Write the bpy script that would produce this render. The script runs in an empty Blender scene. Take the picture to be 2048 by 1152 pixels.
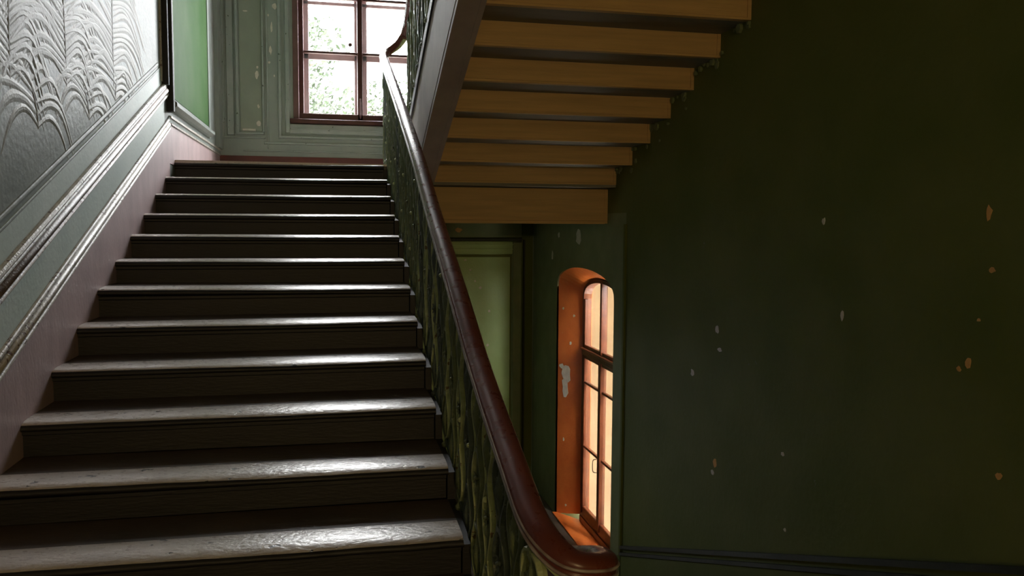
import bpy, bmesh, math, random
from mathutils import Vector, Matrix, noise

random.seed(7)
SC = bpy.context.scene
COL = SC.collection

# ------------------------------------------------------------------ camera
YAW, PITCH, ROLL = 0.21571, -0.07597, -0.00642
CAM_LOC = Vector((1.39042, -8.11166, -0.57363))
F_PX = 1660.09
fw = Vector((math.sin(YAW) * math.cos(PITCH), math.cos(YAW) * math.cos(PITCH), math.sin(PITCH)))
rt = Vector((math.cos(YAW), -math.sin(YAW), 0.0))
dn = fw.cross(rt)
c_, s_ = math.cos(ROLL), math.sin(ROLL)
r2 = rt * c_ + dn * s_
d2 = dn * c_ - rt * s_
cd = bpy.data.cameras.new('camera')
cd.sensor_width = 36.0
cd.lens = F_PX / 2048.0 * 36.0
cd.clip_start = 0.02
cam = bpy.data.objects.new('camera', cd)
M = Matrix.Identity(4)
for i in range(3):
    M[i][0], M[i][1], M[i][2], M[i][3] = r2[i], -d2[i], -fw[i], CAM_LOC[i]
cam.matrix_world = M
COL.objects.link(cam)
SC.camera = cam

# ------------------------------------------------------------------ daylight, exposure
SC.view_settings.view_transform = 'Standard'
SC.view_settings.look = 'None'
SC.view_settings.gamma = 1.0
SC.view_settings.use_curve_mapping = False
SC.view_settings.exposure = 3.2
world = bpy.data.worlds.new('overcast_sky')
SC.world = world
world.use_nodes = True
wn, wl = world.node_tree.nodes, world.node_tree.links
bg = wn['Background']
geo = wn.new('ShaderNodeTexCoord')
sep = wn.new('ShaderNodeSeparateXYZ')
wl.new(geo.outputs['Generated'], sep.inputs[0])
rmp = wn.new('ShaderNodeValToRGB')
rmp.color_ramp.elements[0].position = 0.0
rmp.color_ramp.elements[0].color = (0.80, 0.83, 0.84, 1)
rmp.color_ramp.elements[1].position = 0.8
rmp.color_ramp.elements[1].color = (1.0, 1.0, 1.0, 1)
wl.new(sep.outputs['Z'], rmp.inputs[0])
wl.new(rmp.outputs[0], bg.inputs[0])
bg.inputs[1].default_value = 5.4


def portal(name, loc, rot, sx, sy):
    l = bpy.data.lights.new(name, 'AREA')
    l.shape = 'RECTANGLE'
    l.size, l.size_y = sx, sy
    l.cycles.is_portal = True
    o = bpy.data.objects.new(name, l)
    o.location = loc
    o.rotation_euler = rot
    COL.objects.link(o)
    return o


portal('daylight_portal_back', (1.80, 3.66, 2.27), (math.radians(-90), 0, 0), 1.8, 3.0)
portal('daylight_portal_lower', (0.80, 3.66, -2.74), (math.radians(-90), 0, 0), 0.75, 1.55)
portal('daylight_portal_side', (4.56, 0.93, -2.7), (0, math.radians(90), 0), 3.2, 1.5)

# ------------------------------------------------------------------ survey numbers (metres)
D, H = 0.44652, 0.165          # going and rise of a step
SL = H / D                     # pitch of every flight
XB = 1.902                     # open end of the treads
XR = 4.194                     # right wall
YB = 3.293                     # wall with the window
YF = -14.5                     # wall behind the camera
YU, ZU = -0.152, -0.165        # foot of the boarded soffit
XS0, XS1 = 2.20, 2.361         # string of the upper flight
ZFL = -13 * H                  # floor where the camera stands
ZLO = -26 * H                  # half landing below
ZUP = 13 * H


# ------------------------------------------------------------------ helpers
def obj(name, bm, m=None, parent=None, smooth=False):
    me = bpy.data.meshes.new(name)
    bmesh.ops.recalc_face_normals(bm, faces=bm.faces)
    bm.to_mesh(me)
    bm.free()
    if smooth:
        for p in me.polygons:
            p.use_smooth = True
    if m is not None:
        me.materials.append(m)
    o = bpy.data.objects.new(name, me)
    COL.objects.link(o)
    if parent is not None:
        o.parent = parent
        o.matrix_parent_inverse = parent.matrix_world.inverted()
    return o


def empty(name, loc):
    o = bpy.data.objects.new(name, None)
    o.location = loc
    o.empty_display_size = 0.1
    COL.objects.link(o)
    bpy.context.view_layer.update()
    return o


def tag(o, label=None, cat=None, group=None, kind=None):
    if label: o['label'] = label
    if cat: o['category'] = cat
    if group: o['group'] = group
    if kind: o['kind'] = kind
    return o


def box(bm, x0, x1, y0, y1, z0, z1):
    vs = [bm.verts.new((x, y, z)) for x in (x0, x1) for y in (y0, y1) for z in (z0, z1)]
    for f in ((0, 1, 3, 2), (4, 6, 7, 5), (0, 4, 5, 1), (2, 3, 7, 6), (0, 2, 6, 4), (1, 5, 7, 3)):
        bm.faces.new([vs[i] for i in f])


def prism(bm, poly, axis, a, b):
    """extrude a 2-d polygon along an axis; the two remaining axes in x,y,z order"""
    def P(p, t):
        return {0: (t, p[0], p[1]), 1: (p[0], t, p[1]), 2: (p[0], p[1], t)}[axis]
    A = [bm.verts.new(P(p, a)) for p in poly]
    B = [bm.verts.new(P(p, b)) for p in poly]
    n = len(poly)
    bm.faces.new(A[::-1])
    bm.faces.new(B)
    for i in range(n):
        bm.faces.new((A[i], A[(i + 1) % n], B[(i + 1) % n], B[i]))


def sweep(bm, path, prof, up=Vector((0, 0, 1)), caps=True, scale=None):
    """sweep a closed 2-d profile (side, up) along a path"""
    path = [Vector(p) for p in path]
    rings = []
    n = len(path)
    for i, p in enumerate(path):
        t = (path[min(i + 1, n - 1)] - path[max(i - 1, 0)]).normalized()
        s = t.cross(up)
        if s.length < 1e-4:
            s = Vector((1, 0, 0))
        s.normalize()
        u = s.cross(t)
        k = scale[i] if scale else 1.0
        rings.append([bm.verts.new(p + s * a * k + u * b * k) for a, b in prof])
    m = len(prof)
    for i in range(n - 1):
        for j in range(m):
            bm.faces.new((rings[i][j], rings[i][(j + 1) % m], rings[i + 1][(j + 1) % m], rings[i + 1][j]))
    if caps:
        bm.faces.new(rings[0][::-1])
        bm.faces.new(rings[-1])


def smooth_path(pts, k=4):
    pts = [Vector(p) for p in pts]
    out = []
    n = len(pts)
    for i in range(n - 1):
        p0, p1, p2, p3 = pts[max(i - 1, 0)], pts[i], pts[i + 1], pts[min(i + 2, n - 1)]
        for q in range(k):
            t = q / k
            out.append(0.5 * ((2 * p1) + (p2 - p0) * t + (2 * p0 - 5 * p1 + 4 * p2 - p3) * t * t + (3 * p1 - p0 - 3 * p2 + p3) * t ** 3))
    out.append(pts[-1])
    return out


def lathe(bm, prof, n=10, cx=0, cy=0):
    rings = [[bm.verts.new((cx + r * math.cos(2 * math.pi * k / n), cy + r * math.sin(2 * math.pi * k / n), z)) for k in range(n)] for r, z in prof]
    for i in range(len(rings) - 1):
        for k in range(n):
            bm.faces.new((rings[i][k], rings[i][(k + 1) % n], rings[i + 1][(k + 1) % n], rings[i + 1][k]))
    bm.faces.new(rings[0][::-1])
    bm.faces.new(rings[-1])


# ------------------------------------------------------------------ materials
def mat(name, c1, c2, scale=3.0, rough=0.45, bump=0.15, bscale=40.0, chip=None, stretch=None, spec=0.5, rvar=0.0, detail=6.0):
    """painted or raw surface: two mottled colours, fine relief, optional flaked patches chip=(colour, scale, threshold)"""
    m = bpy.data.materials.new(name)
    m.use_nodes = True
    N, L = m.node_tree.nodes, m.node_tree.links
    b = N['Principled BSDF']
    b.inputs['Specular IOR Level'].default_value = spec
    g = N.new('ShaderNodeNewGeometry')
    pos = g.outputs['Position']
    if stretch:
        mp = N.new('ShaderNodeMapping')
        mp.inputs['Scale'].default_value = stretch
        L.new(pos, mp.inputs[0])
        pos = mp.outputs[0]
    n1 = N.new('ShaderNodeTexNoise')
    n1.inputs['Scale'].default_value = scale
    n1.inputs['Detail'].default_value = detail
    L.new(pos, n1.inputs['Vector'])
    r = N.new('ShaderNodeValToRGB')
    r.color_ramp.elements[0].position = 0.32
    r.color_ramp.elements[1].position = 0.68
    r.color_ramp.elements[0].color = (*c1, 1)
    r.color_ramp.elements[1].color = (*c2, 1)
    L.new(n1.outputs['Fac'], r.inputs[0])
    colour = r.outputs[0]
    n2 = N.new('ShaderNodeTexNoise')
    n2.inputs['Scale'].default_value = bscale
    n2.inputs['Detail'].default_value = 4
    L.new(pos, n2.inputs['Vector'])
    height = n2.outputs['Fac']
    if chip:
        n3 = N.new('ShaderNodeTexNoise')
        n3.inputs['Scale'].default_value = chip[1]
        n3.inputs['Detail'].default_value = 3
        L.new(pos, n3.inputs['Vector'])
        r3 = N.new('ShaderNodeValToRGB')
        r3.color_ramp.elements[0].position = chip[2]
        r3.color_ramp.elements[1].position = chip[2] + 0.02
        r3.color_ramp.elements[0].color = (0, 0, 0, 1)
        r3.color_ramp.elements[1].color = (1, 1, 1, 1)
        L.new(n3.outputs['Fac'], r3.inputs[0])
        mx = N.new('ShaderNodeMixRGB')
        mx.inputs[2].default_value = (*chip[0], 1)
        L.new(r3.outputs[0], mx.inputs[0])
        L.new(colour, mx.inputs[1])
        colour = mx.outputs[0]
        sb = N.new('ShaderNodeMath')
        sb.operation = 'SUBTRACT'
        L.new(height, sb.inputs[0])
        L.new(r3.outputs[0], sb.inputs[1])
        height = sb.outputs[0]
    L.new(colour, b.inputs['Base Color'])
    if rvar:
        mr = N.new('ShaderNodeMapRange')
        mr.inputs['From Min'].default_value = 0.3
        mr.inputs['From Max'].default_value = 0.7
        mr.inputs['To Min'].default_value = rough - rvar
        mr.inputs['To Max'].default_value = rough + rvar
        L.new(n2.outputs['Fac'], mr.inputs['Value'])
        L.new(mr.outputs[0], b.inputs['Roughness'])
    else:
        b.inputs['Roughness'].default_value = rough
    if bump:
        bp = N.new('ShaderNodeBump')
        bp.inputs['Strength'].default_value = bump
        bp.inputs['Distance'].default_value = 0.01
        L.new(height, bp.inputs['Height'])
        L.new(bp.outputs[0], b.inputs['Normal'])
    return m


def glass_mat(name, dirt, tint=(1, 1, 1), dirt_col=(0.8, 0.78, 0.72)):
    """thin old pane: clear, a faint reflection, a film of dust that scatters a little light"""
    m = bpy.data.materials.new(name)
    m.use_nodes = True
    N, L = m.node_tree.nodes, m.node_tree.links
    N.remove(N['Principled BSDF'])
    out = N['Material Output']
    tr = N.new('ShaderNodeBsdfTransparent')
    tr.inputs[0].default_value = (*tint, 1)
    tl = N.new('ShaderNodeBsdfTranslucent')
    tl.inputs[0].default_value = (*dirt_col, 1)
    gl = N.new('ShaderNodeBsdfGlossy')
    gl.inputs['Roughness'].default_value = 0.05
    n = N.new('ShaderNodeTexNoise')
    n.inputs['Scale'].default_value = 6
    g = N.new('ShaderNodeNewGeometry')
    mp = N.new('ShaderNodeMapping')
    mp.inputs['Scale'].default_value = (3, 3, 0.4)
    L.new(g.outputs['Position'], mp.inputs[0])
    L.new(mp.outputs[0], n.inputs['Vector'])
    mr = N.new('ShaderNodeMapRange')
    mr.inputs['From Min'].default_value = 0.3
    mr.inputs['From Max'].default_value = 0.7
    mr.inputs['To Min'].default_value = dirt * 0.5
    mr.inputs['To Max'].default_value = dirt * 1.5
    L.new(n.outputs['Fac'], mr.inputs['Value'])
    m1 = N.new('ShaderNodeMixShader')
    L.new(mr.outputs[0], m1.inputs[0])
    L.new(tr.outputs[0], m1.inputs[1])
    L.new(tl.outputs[0], m1.inputs[2])
    m2 = N.new('ShaderNodeMixShader')
    m2.inputs[0].default_value = 0.05
    L.new(m1.outputs[0], m2.inputs[1])
    L.new(gl.outputs[0], m2.inputs[2])
    L.new(m2.outputs[0], out.inputs[0])
    return m


M_left = mat('grey_green_oil_paint', (0.29, 0.33, 0.31), (0.36, 0.395, 0.375), 2.2, 0.40, 0.3, 26, spec=0.035, rvar=0.05)
M_dado = mat('green_grey_dado_paint', (0.58, 0.69, 0.65), (0.66, 0.75, 0.71), 3, 0.5, 0.2, 30, spec=0.12)
M_frond = mat('relief_oil_paint', (0.33, 0.34, 0.295), (0.40, 0.40, 0.345), 5, 0.40, 0.2, 50, spec=0.04)
M_green = mat('landing_green_paint', (0.058, 0.135, 0.042), (0.085, 0.16, 0.065), 2, 0.6, 0.15, 30, spec=0.02)
M_rail = mat('worn_cream_moulding', (0.66, 0.62, 0.56), (0.46, 0.43, 0.37), 14, 0.40, 0.3, 60, chip=((0.16, 0.10, 0.08), 30, 0.62))
M_bandline = mat('brown_moulding_band', (0.22, 0.16, 0.13), (0.12, 0.09, 0.07), 16, 0.45, 0.3, 60)
M_skirt = mat('mauve_skirting_paint', (0.60, 0.45, 0.46), (0.48, 0.36, 0.37), 4, 0.5, 0.2, 40, stretch=(1, 1.5, 0.6))
M_redskirt = mat('dark_red_skirting_paint', (0.16, 0.035, 0.03), (0.10, 0.03, 0.03), 5, 0.5, 0.2, 40)
M_darkframe = mat('shaded_frame_black_green', (0.003, 0.0035, 0.003), (0.005, 0.006, 0.005), 6, 0.6, 0.15, 40)  # shade on the mouldings facing away from the window, put into the colour
M_back = mat('back_wall_green_paint', (0.30, 0.36, 0.34), (0.37, 0.42, 0.39), 2.5, 0.45, 0.25, 30, chip=((0.42, 0.43, 0.36), 13, 0.735))
M_backtrim = mat('back_wall_trim_paint', (0.34, 0.41, 0.39), (0.42, 0.47, 0.45), 5, 0.4, 0.25, 40, chip=((0.05, 0.06, 0.04), 22, 0.69))
M_panel = mat('panel_green_paint', (0.30, 0.35, 0.29), (0.35, 0.40, 0.33), 3, 0.45, 0.2, 30, chip=((0.36, 0.38, 0.3), 11, 0.76))
M_lowpanel = mat('olive_panel_paint', (0.36, 0.52, 0.20), (0.42, 0.58, 0.26), 3, 0.5, 0.2, 30, chip=((0.5, 0.5, 0.4), 9, 0.74))
M_right = mat('dark_green_wall_paint', (0.105, 0.135, 0.022), (0.145, 0.165, 0.042), 1.4, 0.6, 0.3, 20, spec=0.18, chip=((0.19, 0.20, 0.14), 7, 0.76))
M_rightdark = mat('dark_green_line_paint', (0.012, 0.016, 0.006), (0.025, 0.03, 0.012), 4, 0.5, 0.2, 30)
M_chip = mat('bare_plaster', (0.80, 0.78, 0.70), (0.66, 0.64, 0.56), 20, 0.8, 0.3, 90)
M_chipor = mat('orange_plaster', (0.80, 0.46, 0.16), (0.66, 0.36, 0.12), 20, 0.8, 0.3, 90)
M_tread = mat('worn_tread_stone', (0.56, 0.49, 0.43), (0.42, 0.36, 0.31), 9, 0.32, 0.28, 55, chip=((0.03, 0.025, 0.02), 24, 0.68), stretch=(0.6, 1, 1), rvar=0.08, spec=0.8)
M_treadback = mat('shaded_rear_tread_brown', (0.10, 0.068, 0.045), (0.07, 0.05, 0.035), 7, 0.5, 0.2, 40, stretch=(0.5, 1, 1), spec=0.3)  # riser's shade over the rear of each tread, painted as a brown band
M_lowframe = mat('lower_frame_green_paint', (0.19, 0.24, 0.11), (0.24, 0.28, 0.14), 4, 0.5, 0.2, 30, spec=0.2)
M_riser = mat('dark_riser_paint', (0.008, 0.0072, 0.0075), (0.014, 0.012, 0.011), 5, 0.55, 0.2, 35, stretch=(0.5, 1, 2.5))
M_brown = mat('ochre_brown_boards', (0.70, 0.455, 0.19), (0.57, 0.37, 0.155), 5, 0.5, 0.2, 40, stretch=(0.35, 1, 6))
M_soffit = mat('grey_green_soffit', (0.17, 0.175, 0.145), (0.23, 0.22, 0.18), 4, 0.55, 0.2, 30, stretch=(0.4, 2, 1))
M_string = mat('taupe_string_paint', (0.42, 0.35, 0.32), (0.34, 0.285, 0.26), 4, 0.65, 0.15, 30)
M_iron = mat('flaking_green_iron', (0.11, 0.145, 0.085), (0.18, 0.21, 0.085), 14, 0.40, 0.5, 70, chip=((0.24, 0.27, 0.15), 26, 0.665))
M_irondark = mat('dark_green_iron', (0.07, 0.095, 0.075), (0.11, 0.135, 0.09), 14, 0.42, 0.5, 70, chip=((0.2, 0.22, 0.13), 30, 0.68))
M_ironpale = mat('pale_green_worn_iron', (0.52, 0.57, 0.30), (0.30, 0.36, 0.15), 18, 0.42, 0.4, 70, chip=((0.2, 0.13, 0.04), 20, 0.64))
M_hand = mat('dark_red_handrail_varnish', (0.115, 0.028, 0.019), (0.15, 0.038, 0.024), 9, 0.30, 0.06, 25, chip=((0.22, 0.15, 0.13), 40, 0.735), rvar=0.05)
M_bead = mat('rail_bead_glint', (0.46, 0.40, 0.37), (0.17, 0.10, 0.09), 12, 0.28, 0.1, 40, spec=0.7)  # pale bead colour paints in the reflections along the rail
M_win1 = mat('maroon_window_paint', (0.06, 0.02, 0.02), (0.09, 0.031, 0.028), 8, 0.4, 0.2, 40)
M_win1b = mat('faded_maroon_window_paint', (0.14, 0.075, 0.072), (0.19, 0.105, 0.10), 8, 0.45, 0.2, 40)
M_win2 = mat('rust_window_paint', (0.13, 0.034, 0.014), (0.19, 0.055, 0.022), 9, 0.35, 0.2, 40)
M_reveal = mat('rust_reveal_paint', (0.62, 0.145, 0.028), (0.70, 0.19, 0.038), 5, 0.38, 0.3, 30, chip=((0.62, 0.45, 0.3), 12, 0.735))
M_ceil = mat('dull_plaster', (0.34, 0.35, 0.33), (0.40, 0.40, 0.38), 2, 0.8, 0.2, 20)
M_white = mat('added_bounce_white', (0.34, 0.36, 0.33), (0.40, 0.41, 0.38), 2, 0.8, 0.2, 20)
M_floor = mat('dark_floor_stone', (0.06, 0.055, 0.05), (0.09, 0.08, 0.07), 4, 0.5, 0.2, 30)
M_metal = mat('dull_brass', (0.16, 0.12, 0.07), (0.2, 0.16, 0.1), 20, 0.35, 0.1, 40)
M_glass1 = glass_mat('clear_pane', 0.004)
M_glass2 = glass_mat('dusty_pane', 0.04, (1, 0.97, 0.92), (0.9, 0.78, 0.6))
M_added_shaft = mat('added_shaft_ochre', (0.17, 0.108, 0.058), (0.215, 0.14, 0.074), 1.5, 0.9, 0.3, 12)
M_leaf = mat('tree_leaf', (0.009, 0.019, 0.004), (0.017, 0.033, 0.008), 3, 0.5, 0, 30)
M_bark = mat('bark', (0.10, 0.08, 0.06), (0.16, 0.13, 0.1), 8, 0.9, 0.5, 20)
M_ground = mat('yard_ground', (0.22, 0.22, 0.19), (0.28, 0.28, 0.25), 2, 0.9, 0.3, 10)

# ------------------------------------------------------------------ structure: shell
WT = 0.30
HC = 4.5                       # ceiling of the stairwell
# left wall
bm = bmesh.new()
box(bm, -WT, 0, YF - WT, YB + WT, ZLO - 0.3, HC)
wall_left = tag(obj('wall_left', bm, M_left), 'grey-green glossy left wall with palm leaves in relief', None, None, 'structure')

# wall behind the camera
bm = bmesh.new()
box(bm, 0, XR, YF - WT, YF, ZLO - 0.3, HC)
tag(obj('wall_front', bm, M_right), 'dark green wall behind the viewer', None, None, 'structure')

# back wall with the opening of window 1
WX0, WX1, WZ0, WZ1 = 0.955, 2.645, 0.80, 3.75
LX0, LX1, LZ0, LZ1 = 0.45, 0.90, ZLO + 0.80, ZLO + 2.30   # added unseen window one half landing down, lighting the right wall
bm = bmesh.new()
box(bm, 0, WX0, YB, YB + WT, LZ1, HC)
box(bm, 0, LX0, YB, YB + WT, ZLO - 0.3, LZ1)
box(bm, LX0, WX0, YB, YB + WT, ZLO - 0.3, LZ0)
box(bm, WX1, XR + WT, YB, YB + WT, ZLO - 0.3, HC)
box(bm, WX0, WX1, YB, YB + WT, LZ1, WZ0)
box(bm, LX1, WX1, YB, YB + WT, ZLO - 0.3, LZ1)
box(bm, WX0, LX1, YB, YB + WT, ZLO - 0.3, LZ0)
box(bm, WX0, WX1, YB, YB + WT, WZ1, HC)
wall_back = tag(obj('wall_back', bm, M_back), 'green panelled wall around the landing window', None, None, 'structure')

# right wall with the arched opening of window 2
AY0, AY1 = -0.148, 2.010          # opening in the face of the wall
GY0, GY1 = 0.235, 1.640           # opening at the frame
AZ0, GZ0 = -4.285, -4.19
GX = 4.44                         # plane of the frame
AYC = 0.5 * (AY0 + AY1)
GYC = 0.5 * (GY0 + GY1)
NA = 20


def arch(y0, y1, zs, rise):
    yc, a = 0.5 * (y0 + y1), 0.5 * (y1 - y0)
    return [(yc - a * math.cos(math.pi * i / NA), zs + rise * math.sin(math.pi * i / NA) ** 0.75) for i in range(NA + 1)]


arch_w = arch(AY0, AY1, -1.345, 0.285)
arch_g = arch(GY0, GY1, -1.47, 0.275)
bm = bmesh.new()
box(bm, XR, XR + WT, YF - WT, YB + WT, -0.45, HC)
box(bm, XR, XR + WT, YF - WT, -0.47, ZLO - 0.3, -0.45)
wall_right = tag(obj('wall_right', bm, M_right), 'dark green right wall with flaking paint', None, None, 'structure')

bm = bmesh.new()
prism(bm, [(YB, 1.0), (0.8, 1.0), (-5.5, 3.3), (-13 * D, 3.3), (-13 * D, HC), (YB, HC)], 0, XR - 0.006, XR)
obj('added_bounce_white', bm, M_white, wall_right)  # unseen pale slabs added on the upper walls to bounce window light
bm = bmesh.new()
box(bm, 0, 0.006, YF, YB, 3.4, HC)
obj('added_bounce_white', bm, M_white, wall_left)
bm = bmesh.new()
box(bm, 0.006, XR - 0.006, YB - 0.006, YB, 3.85, HC)
obj('added_bounce_white', bm, M_white, wall_back)
bm = bmesh.new()
box(bm, XR, XR + WT, -0.47, AY0, ZLO - 0.3, -0.45)
box(bm, XR, XR + WT, AY1, YB + WT, ZLO - 0.3, -0.45)
box(bm, XR, XR + WT, AY0, AY1, ZLO - 0.3, AZ0)
prism(bm, [(AY0, -0.45)] + arch_w + [(AY1, -0.45)], 0, XR, XR + WT)
obj('window_bay', bm, M_lowframe, wall_right)  # lighter green than the wall, standing in for light around the window
# ceiling and slabs
bm = bmesh.new()
box(bm, -WT, XR + WT, YF - WT, YB + WT, HC, HC + 0.2)
tag(obj('ceiling', bm, M_ceil), 'dull plaster ceiling of the stairwell', None, None, 'structure')
bm = bmesh.new()
box(bm, 0, XR, YF, -13 * D, ZFL - 0.3, ZFL)
tag(obj('floor', bm, M_floor), 'dark stone floor at the foot of the stairs', None, None, 'structure')
bm = bmesh.new()
box(bm, 0, XR, YF, -13 * D, ZUP - 0.25, ZUP)
tag(obj('floor_upper', bm, M_ceil), 'upper floor slab over the viewer', None, None, 'structure')
bm = bmesh.new()
box(bm, -WT, XR + WT, YF - WT, YB + WT, ZLO - 0.3, ZLO - 0.16)
box(bm, 0, XR, 0.02, YB, ZLO - 0.16, ZLO)
tag(obj('floor_lower', bm, M_floor), 'dark lower half landing by the arched window', None, None, 'structure')
# half landing with its edge beam
bm = bmesh.new()
box(bm, 0, XR, 0.105, YB, -0.50, -0.02)
landing = tag(obj('floor_landing', bm, M_soffit), 'half landing slab below the maroon window', None, None, 'structure')
bm = bmesh.new()
box(bm, 0, XS0, 0.04, YB, -0.02, 0.0)
obj('paving', bm, M_tread, landing)
bm = bmesh.new()
prism(bm, [(0.095, -0.205), (0.095, -0.525), (0.082, -0.53), (0.078, -0.56), (0.20, -0.56), (0.20, -0.205)], 0, XS0, XR - 0.035)
obj('edge_beam', bm, M_brown, landing)
bm = bmesh.new()
box(bm, XR - 0.035, XR - 0.001, 0.088, 0.20, -0.555, -0.205)
obj('end_strip', bm, M_brown, landing)

# ------------------------------------------------------------------ left wall mouldings
def sl_strip(bm, z0, z1, x1, y0, y1, x0=0.0):
    """strip on the left wall parallel to the stairs, between z0..z1 above the pitch line"""
    def zz(y, o): return y * SL + o
    for ya, yb in ((y0, y1),):
        v = [bm.verts.new(p) for p in ((x0, ya, zz(ya, z0)), (x0, ya, zz(ya, z1)), (x0, yb, zz(yb, z1)), (x0, yb, zz(yb, z0)),
                                       (x1, ya, zz(ya, z0)), (x1, ya, zz(ya, z1)), (x1, yb, zz(yb, z1)), (x1, yb, zz(yb, z0)))]
        for f in ((0, 3, 2, 1), (4, 5, 6, 7), (0, 1, 5, 4), (3, 7, 6, 2), (1, 2, 6, 5), (0, 4, 7, 3)):
            bm.faces.new([v[i] for i in f])


def sl_round(bm, zc, r, y0, y1, x0=0.0, seg=6, flat=1.0):
    """half-round bead on the left wall parallel to the stairs"""
    prof = [(x0 + r * flat * math.sin(math.pi * i / seg), zc - r * math.cos(math.pi * i / seg)) for i in range(seg + 1)]
    A = [bm.verts.new((x, y0, y0 * SL + z)) for x, z in prof]
    B = [bm.verts.new((x, y1, y1 * SL + z)) for x, z in prof]
    for i in range(seg):
        bm.faces.new((A[i], A[i + 1], B[i + 1], B[i]))
    bm.faces.new(A)
    bm.faces.new(B[::-1])


YL = -13.6 * D
trim1 = bmesh.new()
sl_strip(trim1, 0.635, 0.775, 0.012, YL, -0.30)
dd = bmesh.new()
sl_strip(dd, 0.42, 0.925, 0.004, YL, -0.38)
obj('dado', dd, M_dado, wall_left)
t1 = tag(obj('trim_1', trim1, M_rail), 'worn cream dado rail climbing the left wall', None, None, 'structure')
bm = bmesh.new(); sl_round(bm, 0.755, 0.020, YL, -0.36, 0.012); obj('upper_bead', bm, M_rail, t1)
bm = bmesh.new(); sl_round(bm, 0.722, 0.010, YL, -0.36, 0.012); obj('fillet', bm, M_rail, t1)
bm = bmesh.new(); sl_round(bm, 0.690, 0.026, YL, -0.34, 0.010); obj('brown_band', bm, M_bandline, t1, True)
bm = bmesh.new(); sl_round(bm, 0.644, 0.014, YL, -0.24, 0.012); obj('lower_bead', bm, M_rail, t1)
trim2 = bmesh.new()
sl_strip(trim2, 0.315, 0.430, 0.010, YL, -0.20)
t2 = tag(obj('trim_2', trim2, M_rail), 'cream skirting cap climbing along the stairs', None, None, 'structure')
bm = bmesh.new(); sl_round(bm, 0.418, 0.014, YL, -0.26, 0.010); obj('upper_bead', bm, M_rail, t2)
bm = bmesh.new(); sl_round(bm, 0.375, 0.022, YL, -0.24, 0.008); obj('middle_bead', bm, M_rail, t2, True)
bm = bmesh.new(); sl_round(bm, 0.330, 0.013, YL, -0.20, 0.010); obj('lower_bead', bm, M_rail, t2)
bm = bmesh.new()
sl_round(bm, 0.965, 0.018, YL, -0.62, 0.0, flat=0.5)
sl_round(bm, 0.915, 0.010, YL, -0.62, 0.0, flat=0.6)
tag(obj('trim_3', bm, M_left), 'faint grey-green ridge under the palm relief', None, None, 'structure')
# mauve skirting: sloped along the stairs, level on the landing
bm = bmesh.new()
sl_strip(bm, -0.40, 0.318, 0.008, YL, -0.20)
base_l = tag(obj('baseboard_left', bm, M_skirt), 'mauve painted skirting beside the treads', None, None, 'structure')
bm = bmesh.new()
prism(bm, [(-0.20, -0.05), (-0.20, 0.245), (-0.12, 0.292), (YB, 0.292), (YB, -0.05)], 0, 0.0, 0.008)
obj('landing_skirting', bm, M_skirt, base_l)
bm = bmesh.new()
prism(bm, [(-0.20, 0.245), (-0.27, 0.330), (-0.16, 0.375), (YB, 0.375), (YB, 0.292), (-0.12, 0.292)], 0, 0.0, 0.014)
t4 = tag(obj('trim_4', bm, M_left), 'pale skirting cap running level along the landing', None, None, 'structure')
bm = bmesh.new(); box(bm, 0.014, 0.026, -0.18, YB, 0.352, 0.372); obj('upper_bead', bm, M_rail, t4)
bm = bmesh.new(); box(bm, 0.014, 0.022, -0.15, YB, 0.295, 0.310); obj('lower_bead', bm, M_rail, t4)
# vertical frame members at the turn, their shade painted black, with the green landing panel
bm = bmesh.new()
prism(bm, [(0.0, -0.47), (0.056, -0.465), (0.060, -0.455), (0.060, -0.44), (0.03, -0.40), (0.0, -0.38)], 2, 0.60, 3.38)
t5 = tag(obj('trim_5', bm, M_darkframe), 'upright moulding ending the stair dado, its shade painted black-green', None, None, 'structure')
bm = bmesh.new()
box(bm, 0.0, 0.014, -0.50, -0.47, 0.62, 3.38)
obj('pale_edge', bm, M_rail, t5)
bm = bmesh.new()
prism(bm, [(0.0, -0.27), (0.060, -0.265), (0.064, -0.25), (0.064, -0.22), (0.03, -0.18), (0.0, -0.16)], 2, 0.40, 3.38)
t6 = tag(obj('trim_6', bm, M_darkframe), 'upright moulding at the green landing panel, its shade painted black-green', None, None, 'structure')
bm = bmesh.new()
box(bm, 0.0, 0.012, -0.30, -0.27, 0.50, 3.38)
obj('pale_edge', bm, M_rail, t6)
bm = bmesh.new()
prism(bm, [(0.0, 0.43), (0.04, 0.435), (0.075, 0.46), (0.075, 0.49), (0.03, 0.52), (0.0, 0.56)], 1, -0.17, 2.32)
t7 = tag(obj('trim_7', bm, M_left), 'level moulding under the green landing panel', None, None, 'structure')
bm = bmesh.new()
box(bm, 0.0, 0.006, -0.16, 2.32, 0.56, 3.38)
obj('green_panel', bm, M_green, t7)
bm = bmesh.new()
box(bm, 0.0, 0.014, 2.32, 2.44, 0.43, 3.38)
obj('far_upright', bm, M_back, t7)
bm = bmesh.new()
box(bm, 0.0, 0.05, 2.95, YB, 0.375, 3.38)
tag(obj('trim_8', bm, M_back), 'narrow green pilaster in the far left corner', None, None, 'structure')


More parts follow.
